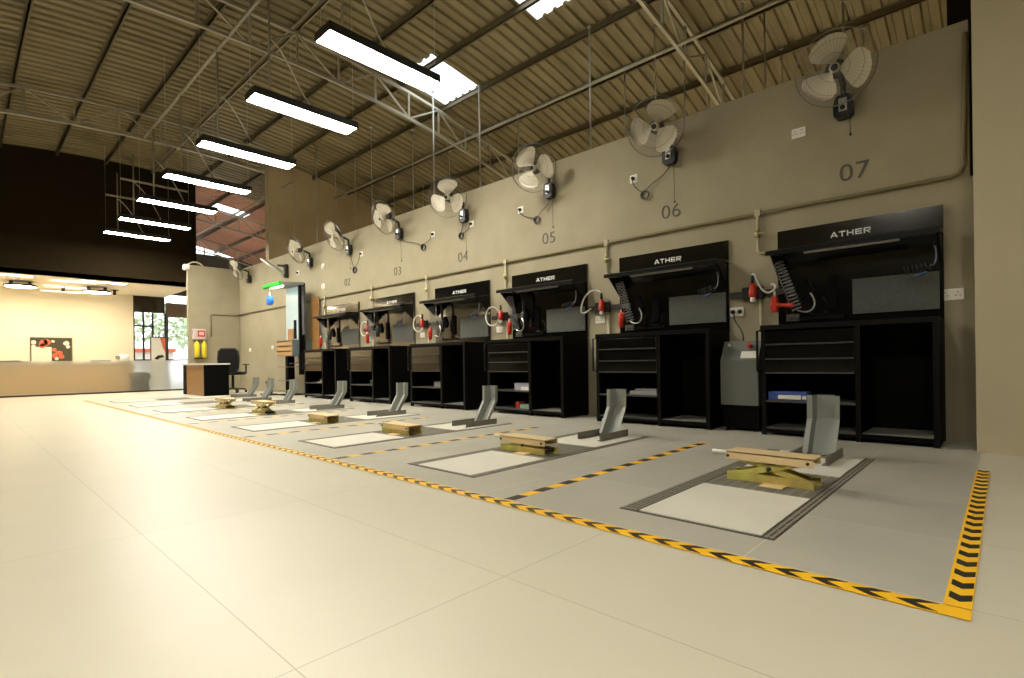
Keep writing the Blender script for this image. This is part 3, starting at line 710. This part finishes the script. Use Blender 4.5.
def make_jack(h, label, x, rz=0.):
    """h = gap between the base beams and the top deck"""
    t = empty('scissor_jack', (x, 3.35 if x > -2 else 3.24, .0096), rz); tag(t, label, 'scissor jack', 'yellow scissor jacks on the pads')
    L = .24; wy = .08; hb = .048
    b = MB()
    for s in (-1, 1):
        y = s * wy; b.box(-L, L, y - .004, y + .004, 0, hb); b.box(-L, L, min(y, y - s * .03), max(y, y - s * .03), 0, .004); b.box(-L, L, min(y, y - s * .03), max(y, y - s * .03), hb - .004, hb)
    b.box(-L, -L + .03, -wy, wy, 0, hb * .8); b.box(-L + .14, -L + .2, -wy, wy, 0, .006)
    b.build('base_frame', ZINC, t)
    MB().box(-.02, .10, -wy - .10, -wy - .001, 0, .006).build('foot_plate', ZINC2, t)
    if h > .02:
        z0 = hb * .6; z1 = hb + h + .02
        for s in (-1, 1):
            for k, (xa, xb) in enumerate(((-L + .03, L - .04), (L - .04, -L + .03))):
                y = s * (wy - .02 - .012 * k)
                MB().bar((xa, y, z0), (xb, y, z1), .008, .034).build('scissor_arm', ZINC, t)
        MB().cyl((0, -wy - .004, (z0 + z1) / 2), (0, wy + .004, (z0 + z1) / 2), .012, 12).build('pivot_bolt', BLKP, t)
        MB().cyl((L - .045, -wy + .01, z0), (L - .045, wy - .01, z0), .016, 12).build('roller', BLKP, t)
    zt = hb + h
    b = MB(); b.box(-L, L, -wy - .006, -wy + .002, zt, zt + .048); b.box(-L, L, wy - .002, wy + .006, zt, zt + .048); b.box(-L, L, -wy - .006, wy + .006, zt + .042, zt + .050)
    b.build('top_deck', ZINC2, t)
    for sx in (-1, 1): MB().cyl((sx * (L - .02) - .01, -wy - .012, zt + .022), (sx * (L - .02) - .01, -wy - .0065, zt + .022), .009, 10).build('bolt', BLKP, t)
    b = MB(); b.cyl((-L - .10, -.05, zt + .035), (-L + .02, -.05, zt + .035), .013, 10); b.build('drive_rod', WHITE, t)
    return t
JX = [(-1.02, .075), (-2.87, .022), (-4.66, .0), (-6.36, .0), (-8.25, .09), (-9.89, .07)]
jl = ['raised yellow scissor jack in bay 07, nearest the camera', 'partly raised yellow scissor jack in bay 06', 'fully lowered yellow scissor jack in bay 05', 'fully lowered yellow scissor jack in bay 04', 'raised yellow scissor jack in bay 03', 'raised yellow scissor jack in bay 02, farthest of the jacks']
for (x, h), l in zip(JX, jl): make_jack(h, l, x)

def make_chock():
    t = empty('wheel_chock', (0, 0, 0)); w = .122
    for s in (-1, 1):
        b = MB(); b.box(s * w - .006, s * w + .006, -.02, .46, 0, .062); b.box(min(s * w, s * (w - .03)), max(s * w, s * (w - .03)), -.02, .46, 0, .006); b.build('base_rail', CHKR, t)
    MB().box(-w, w, .29, .40, 0, .006).build('cross_bar', CHKR, t)
    # trough: outer edges, inner bottom (deeper)
    def trough(p0, p1, m, nm):
        b = MB(); prof = [(-w + .012, 0), (-w + .048, 0.0), (-w + .060, .085), (w - .060, .085), (w - .048, 0.0), (w - .012, 0)]
        th = .004
        for (k) in range(len(prof) - 1):
            a, c = prof[k], prof[k + 1]
            vs = []
            for (yy, zz) in (p0, p1):
                for (q, off) in ((a, 0), (c, 0), (c, th), (a, th)): vs.append((q[0], yy + q[1] + off, zz))
            b.add(vs, [(0, 1, 2, 3), (7, 6, 5, 4), (0, 4, 5, 1), (1, 5, 6, 2), (2, 6, 7, 3), (3, 7, 4, 0)])
        b.build(nm, m, t)
    trough((.30, .02), (.455, .27), CHK, 'ramp_channel')
    trough((.455, .271), (.46, .448), CHK, 'upright_channel')
    return t
ch0 = make_chock()
CX = [(-1.015, 4.08), (-2.82, 4.05), (-4.56, 3.98), (-6.45, 4.02), (-8.16, 4.0), (-10.0, 4.0), (-11.2, 4.05), (-12.9, 4.4)]
cl = ['grey steel wheel chock in bay 07, largest and nearest', 'grey steel wheel chock in bay 06', 'grey steel wheel chock in bay 05', 'grey steel wheel chock in bay 04', 'grey steel wheel chock in bay 03', 'grey steel wheel chock in bay 02, in front of the tool tower', 'small wheel chock right of the office chair', 'small tilted wheel chock just before the desk']
for i, (x, y) in enumerate(CX):
    t = ch0 if i == 0 else copy_tree(ch0); t.location = (x, y, .0096); tag(t, cl[i], 'wheel chock', 'wheel chocks on the pads')

# ------------------------------------------------------------------ hazard tapes
def tape_blocks(x, y0, y1, label, w=.06, pitch=.235):
    b = MB(); b.box(x - w / 2, x + w / 2, y0, y1, .0031, .0040, 0); y = y0
    while y < y1: b.prism([(x - w / 2, y), (x + w / 2, y + .02), (x + w / 2, min(y + .02 + pitch * .48, y1)), (x - w / 2, min(y + pitch * .48, y1))], 'z', .0041, .0048, 1); y += pitch
    tag(b.build('hazard_tape', [TAPEY, TAPEK]), label, 'floor tape', 'hazard tapes between bays')
for k, (n, ye) in enumerate((('bays 07 and 06', 4.60), ('bays 06 and 05', 4.5), ('bays 05 and 04', 4.4), ('bays 04 and 03', 4.4), ('bays 03 and 02', 4.4))):
    tape_blocks(-1.96 - 1.885 * k, 2.04, ye, 'yellow and black striped floor tape dividing ' + n)
b = MB(); b.box(-15.0, -.077, 1.95, 2.028, .0031, .0042, 0); x = -.15
while x > -14.9:
    a = .055; b.prism([(x, 1.957), (x - a, 1.99), (x, 2.023), (x - .048, 2.023), (x - .048 - a, 1.99), (x - .048, 1.957)], 'z', .0043, .0050, 1); x -= .118
tag(b.build('hazard_tape', [TAPEY, TAPEK]), 'long yellow and black arrow tape along the front edge of all bays', 'floor tape')
b = MB(); b.box(-.143, -.077, 2.036, 4.53, .0031, .0042, 0); y = 2.08
while y < 4.5: b.prism([(-.135, y + .025), (-.1075, y), (-.08, y + .025), (-.08, y + .08), (-.1075, y + .055), (-.135, y + .08)], 'z', .0043, .0050, 1); y += .12
tag(b.build('hazard_tape', [TAPEY, TAPEK]), 'chevron tape closing the right side of bay 07', 'floor tape')

# ------------------------------------------------------------------ tool tower at the far left of the wall
t = empty('tool_tower', (-12.65, 5.6, 0)); tag(t, 'tall tool tower with panel painted with bluish reflection, green canopy and drawer box', 'tool tower')
MB().box(-.42, .34, .10, .14, 1.34, 2.62, bev=.01).build('panel', TOWERP, t)
MB().box(.345, .43, .06, .20, .50, 2.70).build('side_post', BLKM, t)
MB().box(-.30, .0, .085, .099, 1.345, 1.62).build('tool_board', WOOD_REFL, t)
MB().box(.06, .16, .075, .099, 1.37, 1.82).build('tool_slot', BLKM, t)
cn = MB(); cn.prism([(.14, 2.70), (.14, 2.64), (-.40, 2.60), (-.40, 2.66)], 'x', -.42, .50); cn.build('canopy', mat('canopy_grey', (.20, .22, .21), .5), t)
MB().prism([(-.401, 2.69), (-.401, 2.57), (-.46, 2.59), (-.46, 2.66)], 'x', -.43, .51).build('canopy_front', GREEN, t)
MB().box(-.2, .3, -.36, -.26, 2.585, 2.60).build('led_strip', emis('tower_led', (1, .96, .88), 8), t)
MB().box(-.50, .38, -.10, .40, .95, 1.335, bev=.006).build('drawer_box', TOWERG, t)
for k in range(3):
    d = MB().box(-.48, .36, -.115, -.1005, .965 + k * .122, 1.075 + k * .122).build('drawer', mat('drawer_warm_reflection', (.42, .24, .09), .3), t)  # brown is the warm room reflection, put into the drawer colour
    MB().box(-.44, .32, -.128, -.1155, 1.055 + k * .122, 1.070 + k * .122).build('handle', BLK, d)
MB().box(-.26, -.10, .0, .16, .02, .949).build('column', BLKM, t)
for z in (.10, .35, .68): MB().box(-.34, .22, -.16, .12, z, z + .015).build('shelf', SHELFM, t)
MB().box(-.34, .25, -.2, .3, .0, .03, bev=.006).build('base', BLKM, t)
MB().tube([(.1, -.05, .77), (.3, -.05, .77), (.42, .1, .80)], .012, 6).build('arm_hook', CHROME, t)
t = empty('coiled_air_hose', (-12.13, 5.72, 1.6)); tag(t, 'long black coiled hose hanging down the tool tower side', 'hose', None)
MB().tube(helix((0, 0, 1.0), (.02, 0, -.15), .05, 26), .009, 5).build('coil', mat('hose_glint', (.10, .10, .11), .2), t)
MB().tube(bez((.02, 0, -.15), (.1, 0, -.6), (.04, 0, -.9), (0, 0, -1.0), 8), .009, 5).build('tail', BLKP, t)
t = empty('hanging_hose_reel', (-12.95, 5.26, 2.30)); tag(t, 'blue hook device hanging from the green canopy', 'tool balancer')
MB().lathe([(.03, -.06), (.11, -.05), (.12, 0), (.11, .05), (.03, .06)], 20, M=Matrix.Rotation(PI / 2, 4, 'X')).build('body', BLUE, t)
MB().cyl((0, 0, .1), (0, 0, .19), .022, 10).build('grip', WHITE, t)
MB().tube([(0, 0, .19), (0, 0, .30)], .008, 5).build('hook', SILV, t)
t = empty('exhaust_arm', (-13.6, 6.0, 3.15)); tag(t, 'silver diagonal tube on a black bracket, right of the farthest fan', 'exhaust arm')
MB().box(-.05, .05, -.10, -.001, -.15, .2, bev=.01).build('bracket', BLKP, t)
MB().tube([(.0, -.1, -.05), (-.3, -.4, .22), (-.42, -.5, .36)], .045, 10).build('tube', SILV, t)
MB().tube([(0, -.08, .15), (-.12, -.22, .17)], .03, 8).build('support_arm', BLKP, t)
# small black floor tool left of the tower
t = empty('floor_pedal_tool', (-13.15, 5.3, 0.0035)); tag(t, 'small black floor tool with upright handles left of the tool tower', 'floor tool')
MB().box(-.25, .22, -.12, .12, 0, .04, bev=.006).build('base', BLKP, t)
MB().box(-.05, .09, -.06, .06, .0405, .26, bev=.02).build('body', BLKP, t)
MB().bar((-.03, 0, .2), (-.2, 0, .32), .03, .03).build('lever', BLKP, t)
MB().tube([(.03, 0, .26), (.03, 0, .40), (.0, 0, .42)], .012, 6).build('handle', BLKP, t)
MB().lathe([(.02, 0), (.02, .05)], 10, M=Matrix.Translation((.0, -.085, .06)) @ Matrix.Rotation(PI / 2, 4, 'X')).build('gauge', WHITE, t)
# tall tan board leaning on the wall beside the tower
tag(MB().box(-.19, .19, 0, .02, 0, 1.6, bev=.004).build('leaning_board', WOOD_REFL, None, (-12.0, 5.93, .75)), 'tan wooden board on the wall right of the tool tower', 'board')

# ------------------------------------------------------------------ desk corner
t = empty('reception_desk', (-14.97, 4.63, 0)); tag(t, 'black desk with brown reflection coloured in and pale top by the end wall', 'desk')
MB().box(-.95, .84, -.50, .12, .765, .80, bev=.004).build('desk_top', DTOP, t)
MB().box(.76, .80, -.46, .10, .0, .764).build('side_panel', BLKM, t)
MB().box(-.60, .759, -.46, -.43, .0, .764).build('front_panel', WOOD_REFL, t)  # wood look here stands for a reflection coloured into the panel
MB().box(-.86, -.601, -.47, -.40, .0, .764).build('leg_panel', BLKM, t)
# office chair
t = empty('office_chair', (-15.35, 5.22, 0), R(52)); t.scale = (1.13, 1.13, 1.13); tag(t, 'black mesh-back office chair beside the desk in the corner', 'chair')
b = MB()
for k in range(5):
    a = 2 * PI * k / 5 + .3; b.bar((0, 0, .11), (.28 * math.cos(a), .28 * math.sin(a), .075), .045, .03)
b.build('star_base', BLKP, t)
for k in range(5):
    a = 2 * PI * k / 5 + .3; p = (.28 * math.cos(a), .28 * math.sin(a), .03)
    MB().cyl((p[0] - .025 * math.sin(a), p[1] + .025 * math.cos(a), .03), (p[0] + .025 * math.sin(a), p[1] - .025 * math.cos(a), .03), .03, 12).build('caster', BLKP, t)
MB().cyl((0, 0, .10), (0, 0, .42), .03, 12).build('gas_column', CHROME, t)
MB().box(-.24, .24, -.23, .24, .43, .50, bev=.03).build('seat', MESHF, t)
bp = [(-.17, .46), (-.21, .56), (-.23, .78), (-.21, .96), (-.15, 1.02), (.15, 1.02), (.21, .96), (.23, .78), (.21, .56), (.17, .46)]
fr_ = MB(); fr_.tube([(x, -.25 - .06 * (z - .5), z + .03) for x, z in bp], .022, 8, closed=True); fr_.build('back_frame', BLKP, t)
b = MB(); b.prism([(x * .94, z + .03) for x, z in bp], 'y', -.29, -.278); b.build('back_mesh', MESHF, t)
MB().bar((0, -.18, .44), (0, -.28, .60), .06, .03).build('back_spine', BLKP, t)
for s in (-1, 1):
    a_ = MB(); a_.tube([(s * .22, 0, .45), (s * .30, 0, .47), (s * .30, 0, .66)], .02, 8); ar = a_.build('arm_post', BLKP, t)
    MB().box(s * .30 - .04, s * .30 + .04, -.12, .14, .66, .69, bev=.012).build('arm_pad', BLKP, ar)

# box and bottles on the end wall
t = empty('dispenser_box', (-16.999, 4.87, 1.50)); tag(t, 'white wall box with red front label above two yellow bottles', 'wall box')
MB().box(.0, .14, -.17, .17, 0, .30, bev=.02).build('case', mat('box_pinkish', (.60, .50, .48), .5), t)
MB().box(.1405, .145, -.06, .13, .08, .26).build('red_label', RED, t)
MB().box(.1455, .147, -.03, .10, .12, .22).build('pale_patch', mat('pale_pink', (.85, .45, .42), .5), t)
for k, (y, s) in enumerate(((4.80, 'left'), (4.98, 'right'))):
    t = empty('yellow_bottle', (-16.9, y, .98)); tag(t, 'yellow bottle hanging below the white wall box, %s of the pair' % s, 'bottle', 'yellow bottles')
    MB().lathe([(.05, 0), (.065, .01), (.068, .36), (.05, .42), (.025, .45), (.025, .47)], 16).build('body', YEL, t)
    MB().lathe([(.012, .471), (.012, .52)], 8).build('neck_tube', mat('pale_tube', (.75, .7, .4), .4), t)
    MB().box(-.099, -.05, -.03, .03, .2, .24).build('wall_clip', BLKP, t)
tag(MB().box(-.06, .10, -.10, .10, 0, .03, bev=.004).build('wall_shelf', BLKP, None, (-16.93, 4.85, .945)), 'small dark bracket shelf below the yellow bottles', 'shelf')
t = empty('emergency_light', (-17.05, 4.60, 3.58)); tag(t, 'small white emergency light capping the end wall corner', 'light fitting')
MB().box(-.09, .13, -.08, .06, -.09, .06, bev=.02).build('case', WHITE, t)
MB().tube(bez((0, .04, .075), (0, .15, .19), (0, .35, .2), (0, .42, .06), 10), .02, 8).build('conduit_loop', CONDL, t)

# ------------------------------------------------------------------ reception behind the glass
GX = -18.5
t = empty('glass_partition', (GX, 0, 0)); tag(t, 'long glass partition frosted along its lower half below the dark wall', 'glass partition')
MB().box(-.005, .005, -8.9, 5.02, .04, .92).build('frosted_panel', FROST, t)
MB().box(-.005, .005, -8.9, 5.02, .921, 3.19).build('clear_panel', GLASS, t)
MB().box(-.03, .03, -8.9, 5.02, 0, .039).build('bottom_channel', CHROME, t)
t = empty('reception_counter', (-20.3, -1.35, 0)); tag(t, 'pale reception counter standing behind the frosted glass', 'counter')
MB().box(-.35, .35, -5, 5.2, .0, .84).build('counter_body', mat('counter_tan', (.62, .37, .14), .5), t)
MB().box(-.40, .40, -5.05, 5.25, .841, .88).build('counter_top', CREAM, t)
t = empty('laptop', (-20.2, 1.15, .881)); tag(t, 'dark flat closed laptop on the counter at the photo left edge', 'laptop')
MB().box(-.15, .15, -.32, .32, 0, .02, bev=.004).build('base', BLKP, t)
MB().prism([(-.32, .021), (.32, .021), (.1, .075), (-.30, .07)], 'x', -.14, .14).build('lid', BLKP, t)
t = empty('document_tray', (-20.2, 3.1, .881)); tag(t, 'low grey document tray on the counter right of the framed picture', 'tray')
MB().box(-.15, .15, -.24, .24, 0, .08, bev=.01).build('tray', GREYM, t); MB().box(-.12, .12, -.2, .2, .0805, .10).build('papers', WHITE, t)
t = empty('tape_dispenser', (-19.85, 3.62, .881)); tag(t, 'white rounded desk device on the counter beside the glass door', 'desk device')
MB().lathe([(.13, 0), (.17, .04), (.16, .18), (.08, .25)], 20).build('body', WHITE, t); MB().box(.02, .12, -.22, -.12, .10, .20, bev=.01).build('head', GREYM, t)
t = empty('round_stool', (-19.0, 3.85, 0)); tag(t, 'dark rounded stool seen blurred through the frosted glass', 'stool')
MB().lathe([(.20, .30), (.27, .34), (.28, .48), (.20, .56), (.05, .58)], 24).build('cushion', mat('olive_dark', (.05, .06, .035), .8), t)
MB().lathe([(.25, 0), (.26, .03), (.22, .28), (.19, .299)], 24).build('base', mat('olive_darker', (.03, .035, .025), .8), t)
# framed picture
t = empty('framed_picture', (-21.79, 2.12, .95)); tag(t, 'dark framed picture with coral blooms on the cream reception wall', 'picture')
w, h = .50, .74
b = MB()
for y0, y1, z0, z1 in ((-w, w, -.20, -.16), (-w, w, h - .03, h), (-w, -w + .03, -.16, h - .03), (w - .03, w, -.16, h - .03)): b.box(.0, .04, y0, y1, z0, z1)
b.build('frame', mat('frame_grey', (.12, .11, .09), .5), t)
MB().box(.0, .015, -w + .03, w - .03, -.16, h - .03).build('canvas', PEB, t)
MB().box(.0155, .018, -w + .03, .0, -.16, .44).build('white_field', WHITE, t)
rnd = random.Random(3)
b = MB()
for (cy, cz, rr, mi) in [(-.18, .56, .13, 0), (-.10, .60, .10, 0), (-.22, .48, .09, 0), (.08, .18, .09, 0), (.18, .25, .10, 0), (.24, .14, .08, 0), (.06, .36, .07, 0), (-.42, .58, .08, 1), (-.42, .46, .06, 1), (.36, .56, .09, 1), (.40, .45, .06, 1), (.04, .62, .05, 1), (.12, .08, .06, 1)]:
    n = 9; vs = [(.0190, cy + rr * (.75 + .25 * rnd.random()) * math.cos(2 * PI * k / n), min(h - .04, cz + rr * (.75 + .25 * rnd.random()) * math.sin(2 * PI * k / n))) for k in range(n)]
    b.add(vs, [tuple(range(n))], mi)
b.build('bloom_pattern', [CORAL, WHITE], t)
# track lights
def disc_lamp(x, y, z, r, label):
    t = empty('disc_lamp', (x, y, z)); tag(t, label, 'ceiling lamp', 'round disc lamps in reception')
    MB().lathe([(r, 0), (r, .05), (r - .03, .06)], 32).build('rim', BLKP, t)
    MB().lathe([(r - .025, -.004), (r - .025, -.0005)], 32).build('glow_plate', DISC, t)
    for s in (-1, 1): MB().box(-.03, .03, s * r * .55 - .04, s * r * .55 + .04, .061, 3.199 - z).build('mount', BLKP, t)
DZ = 3.05
disc_lamp(-20.3, 1.33, DZ, .36, 'round black-rimmed disc lamp at the photo left edge in reception')
disc_lamp(-20.3, 3.05, DZ - .02, .36, 'round black-rimmed disc lamp right of the framed picture')
disc_lamp(-20.3, -1.2, DZ, .36, 'round disc lamp in reception outside the picture')
disc_lamp(-20.3, -4.5, DZ, .36, 'round disc lamp in reception far outside the picture')
for y, l in ((2.30, 'small black track spotlight between the two disc lamps'), (3.55, 'small black track spotlight right of the second disc lamp')):
    t = empty('track_spotlight', (-20.7, y, 3.06)); tag(t, l, 'spotlight', 'black track spotlights')
    MB().box(-.10, .10, -.10, .10, .122, .139).build('canopy_plate', BLKP, t); MB().cyl((0, 0, -.02), (0, 0, .121), .045, 14).build('barrel', BLKP, t)
for k, y in enumerate((-6.5, -3.0, -.6, .95, 3.0)):
    t = empty('recessed_panel_light', (-18.95, y, 3.185)); tag(t, 'flush white panel light in the reception ceiling, ' + ['sixth and farthest left', 'fifth', 'fourth', 'above the framed picture', 'beside the glass door'][k], 'ceiling light', 'flush reception lights')
    MB().box(-.12, .12, -.55, .55, 0, .0145).build('frame', WHITE, t); MB().box(-.10, .10, -.53, .53, -.003, -.0005).build('diffuser', SPOT, t)

# glazed storefront at the back
t = empty('storefront_frame', (-21.85, 5.6, 0)); tag(t, 'dark framed glass storefront doors with trees outside', 'storefront')
MB().box(-.05, .05, -1.34, -.42, 2.63, 3.19).build('header_panel', DARK, t)
MB().box(-.05, .05, -.38, 1.9, 2.5, 3.0).build('header_panel', mat('band_brown', (.16, .11, .085), .6), t)
for y in (-1.33, -1.05, -.78, -.40, -.34, .75, 1.85): MB().box(-.04, .04, y - .025, y + .025, 0, 2.62).build('mullion', CHROME, t)
MB().box(-.04, .04, -1.30, -.78, 2.12, 2.18).build('transom', CHROME, t)
MB().box(-.04, .04, -1.30, 1.85, .93, .99).build('mid_rail', CHROME, t)
MB().box(-.01, .01, -1.30, 1.85, .05, 2.5).build('pane', GLASS, t)
t = empty('pull_up_banner', (-20.4, 4.65, 0)); tag(t, 'narrow framed standing board with coral top behind the glass', 'standing board')
MB().box(-.03, .03, -.22, -.20, 0, 1.72).build('frame_side', BLKP, t); MB().box(-.03, .03, .20, .22, 0, 1.72).build('frame_side', BLKP, t); MB().box(-.03, .03, -.2, .2, 1.69, 1.72).build('frame_top', BLKP, t)
MB().box(-.01, .01, -.2, .2, .1, 1.69).build('board', WHITE, t)
MB().prism([(.05, 1.69), (.2, 1.69), (.2, 1.2), (.13, 1.35)], 'x', .0105, .014).build('coral_patch', CORAL, t)
MB().prism([(-.12, 1.0), (-.02, 1.1), (.12, 1.12), (.17, 1.04), (.05, 1.02), (-.03, .96)], 'x', .0105, .014).build('dark_patch', BLKP, t)
# outside
struct(MB().box(-60, -27.2, -10, 30, -.12, -.02).build('ground_outside', OUTG))
def tree(x, y, h, r, label, seed):
    rn = random.Random(seed); t = empty('tree', (x, y, -.02)); tag(t, label, 'tree', 'trees outside')
    MB().tube([(0, 0, 0), (.05, 0, h * .4), (0, .05, h * .7)], [.12, .09, .05], 8).build('trunk', BARK, t)
    b = MB()
    for k in range(420):
        u = rn.random() * 2 * PI; v = rn.random() * 2 - 1; q = r * rn.random() ** .4
        c = Vector((q * math.cos(u) * math.sqrt(1 - v * v), q * math.sin(u) * math.sqrt(1 - v * v), h * .72 + q * v * .9))
        s = .10 + .12 * rn.random(); d1 = Vector((rn.random() - .5, rn.random() - .5, rn.random() - .5)).normalized(); d2 = d1.orthogonal().normalized()
        b.add([c - d1 * s, c + d2 * s * .5, c + d1 * s, c - d2 * s * .5], [(0, 1, 2, 3)])
    b.build('foliage', LEAF, t)
tree(-35, 8.0, 4.2, 1.7, 'leafy tree outside behind the left glass door', 1)
tree(-37.5, 10.6, 3.8, 1.5, 'leafy tree outside behind the standing board', 2)
tree(-42, 12.9, 4.6, 1.9, 'leafy tree outside at the right end of the glazing', 4)
# the far wall has a wide opening to the street in line with the storefront
far = bpy.data.objects['wall_far_end']; bpy.data.objects.remove(far)
b = MB(); b.box(-27.15, -27, 9.6, 12, 0, 5.9); b.box(-27.15, -27, 4.2, 9.6, 3.9, 5.9); b.box(-27.15, -27, -9, 4.2, 0, 6.8)
struct(b.build('wall_far_end', MATS['far_wall_grey']))
b = MB(); b.box(-.1, .1, -1.2, 1.2, 0, 2.4); 
t = empty('street_kiosk', (-33, 7.2, -.02)); tag(t, 'white low structure with coral trim seen outside the glass', 'kiosk')
MB().box(-.5, .5, -.9, .9, 0, 1.5, bev=.02).build('body', OUTW, t); MB().box(-.6, .6, -1.0, 1.0, 1.501, 1.7).build('roof_trim', CORAL, t)
tag(MB().box(-.1, .1, -.35, .35, 0, .8, bev=.02).build('street_sign', CORAL, None, (-31, 9.0, 1.9)), 'coral sign board hanging outside the glazing', 'sign')
tag(MB().box(-.05, .05, -.05, .05, 0, 1.9).build('sign_post', CHROME, None, (-31.0, 9.0, -.02)), 'dark post carrying the coral sign outside', 'post')

# ------------------------------------------------------------------ world, camera, view
w = bpy.data.worlds.new('World'); scn.world = w; w.use_nodes = True
nt = w.node_tree; bg = nt.nodes['Background']; bg.inputs[0].default_value = (.90, .95, 1.0, 1); bg.inputs[1].default_value = 1.5
cd = bpy.data.cameras.new('Camera'); cam = bpy.data.objects.new('Camera', cd); COL.objects.link(cam)
cd.sensor_fit = 'HORIZONTAL'; cd.sensor_width = 36; cd.lens = 525 / 1024 * 36; cd.shift_y = 22.4 / 1024; cd.clip_start = .02; cd.clip_end = 300
cam.matrix_world = Matrix.Translation((0, 0, .75)) @ Matrix.Rotation(R(43.2), 4, 'Z') @ Matrix.Rotation(R(90), 4, 'X') @ Matrix.Rotation(R(-.76), 4, 'Z')
scn.camera = cam
vs = scn.view_settings; vs.view_transform = 'Standard'; vs.look = 'None'; vs.gamma = 1; vs.use_curve_mapping = False; vs.exposure = 1.6
scn.cycles.use_denoising = True
scn.cycles.max_bounces = 10; scn.cycles.diffuse_bounces = 5; scn.cycles.transparent_max_bounces = 24
scn.cycles.sample_clamp_indirect = 6
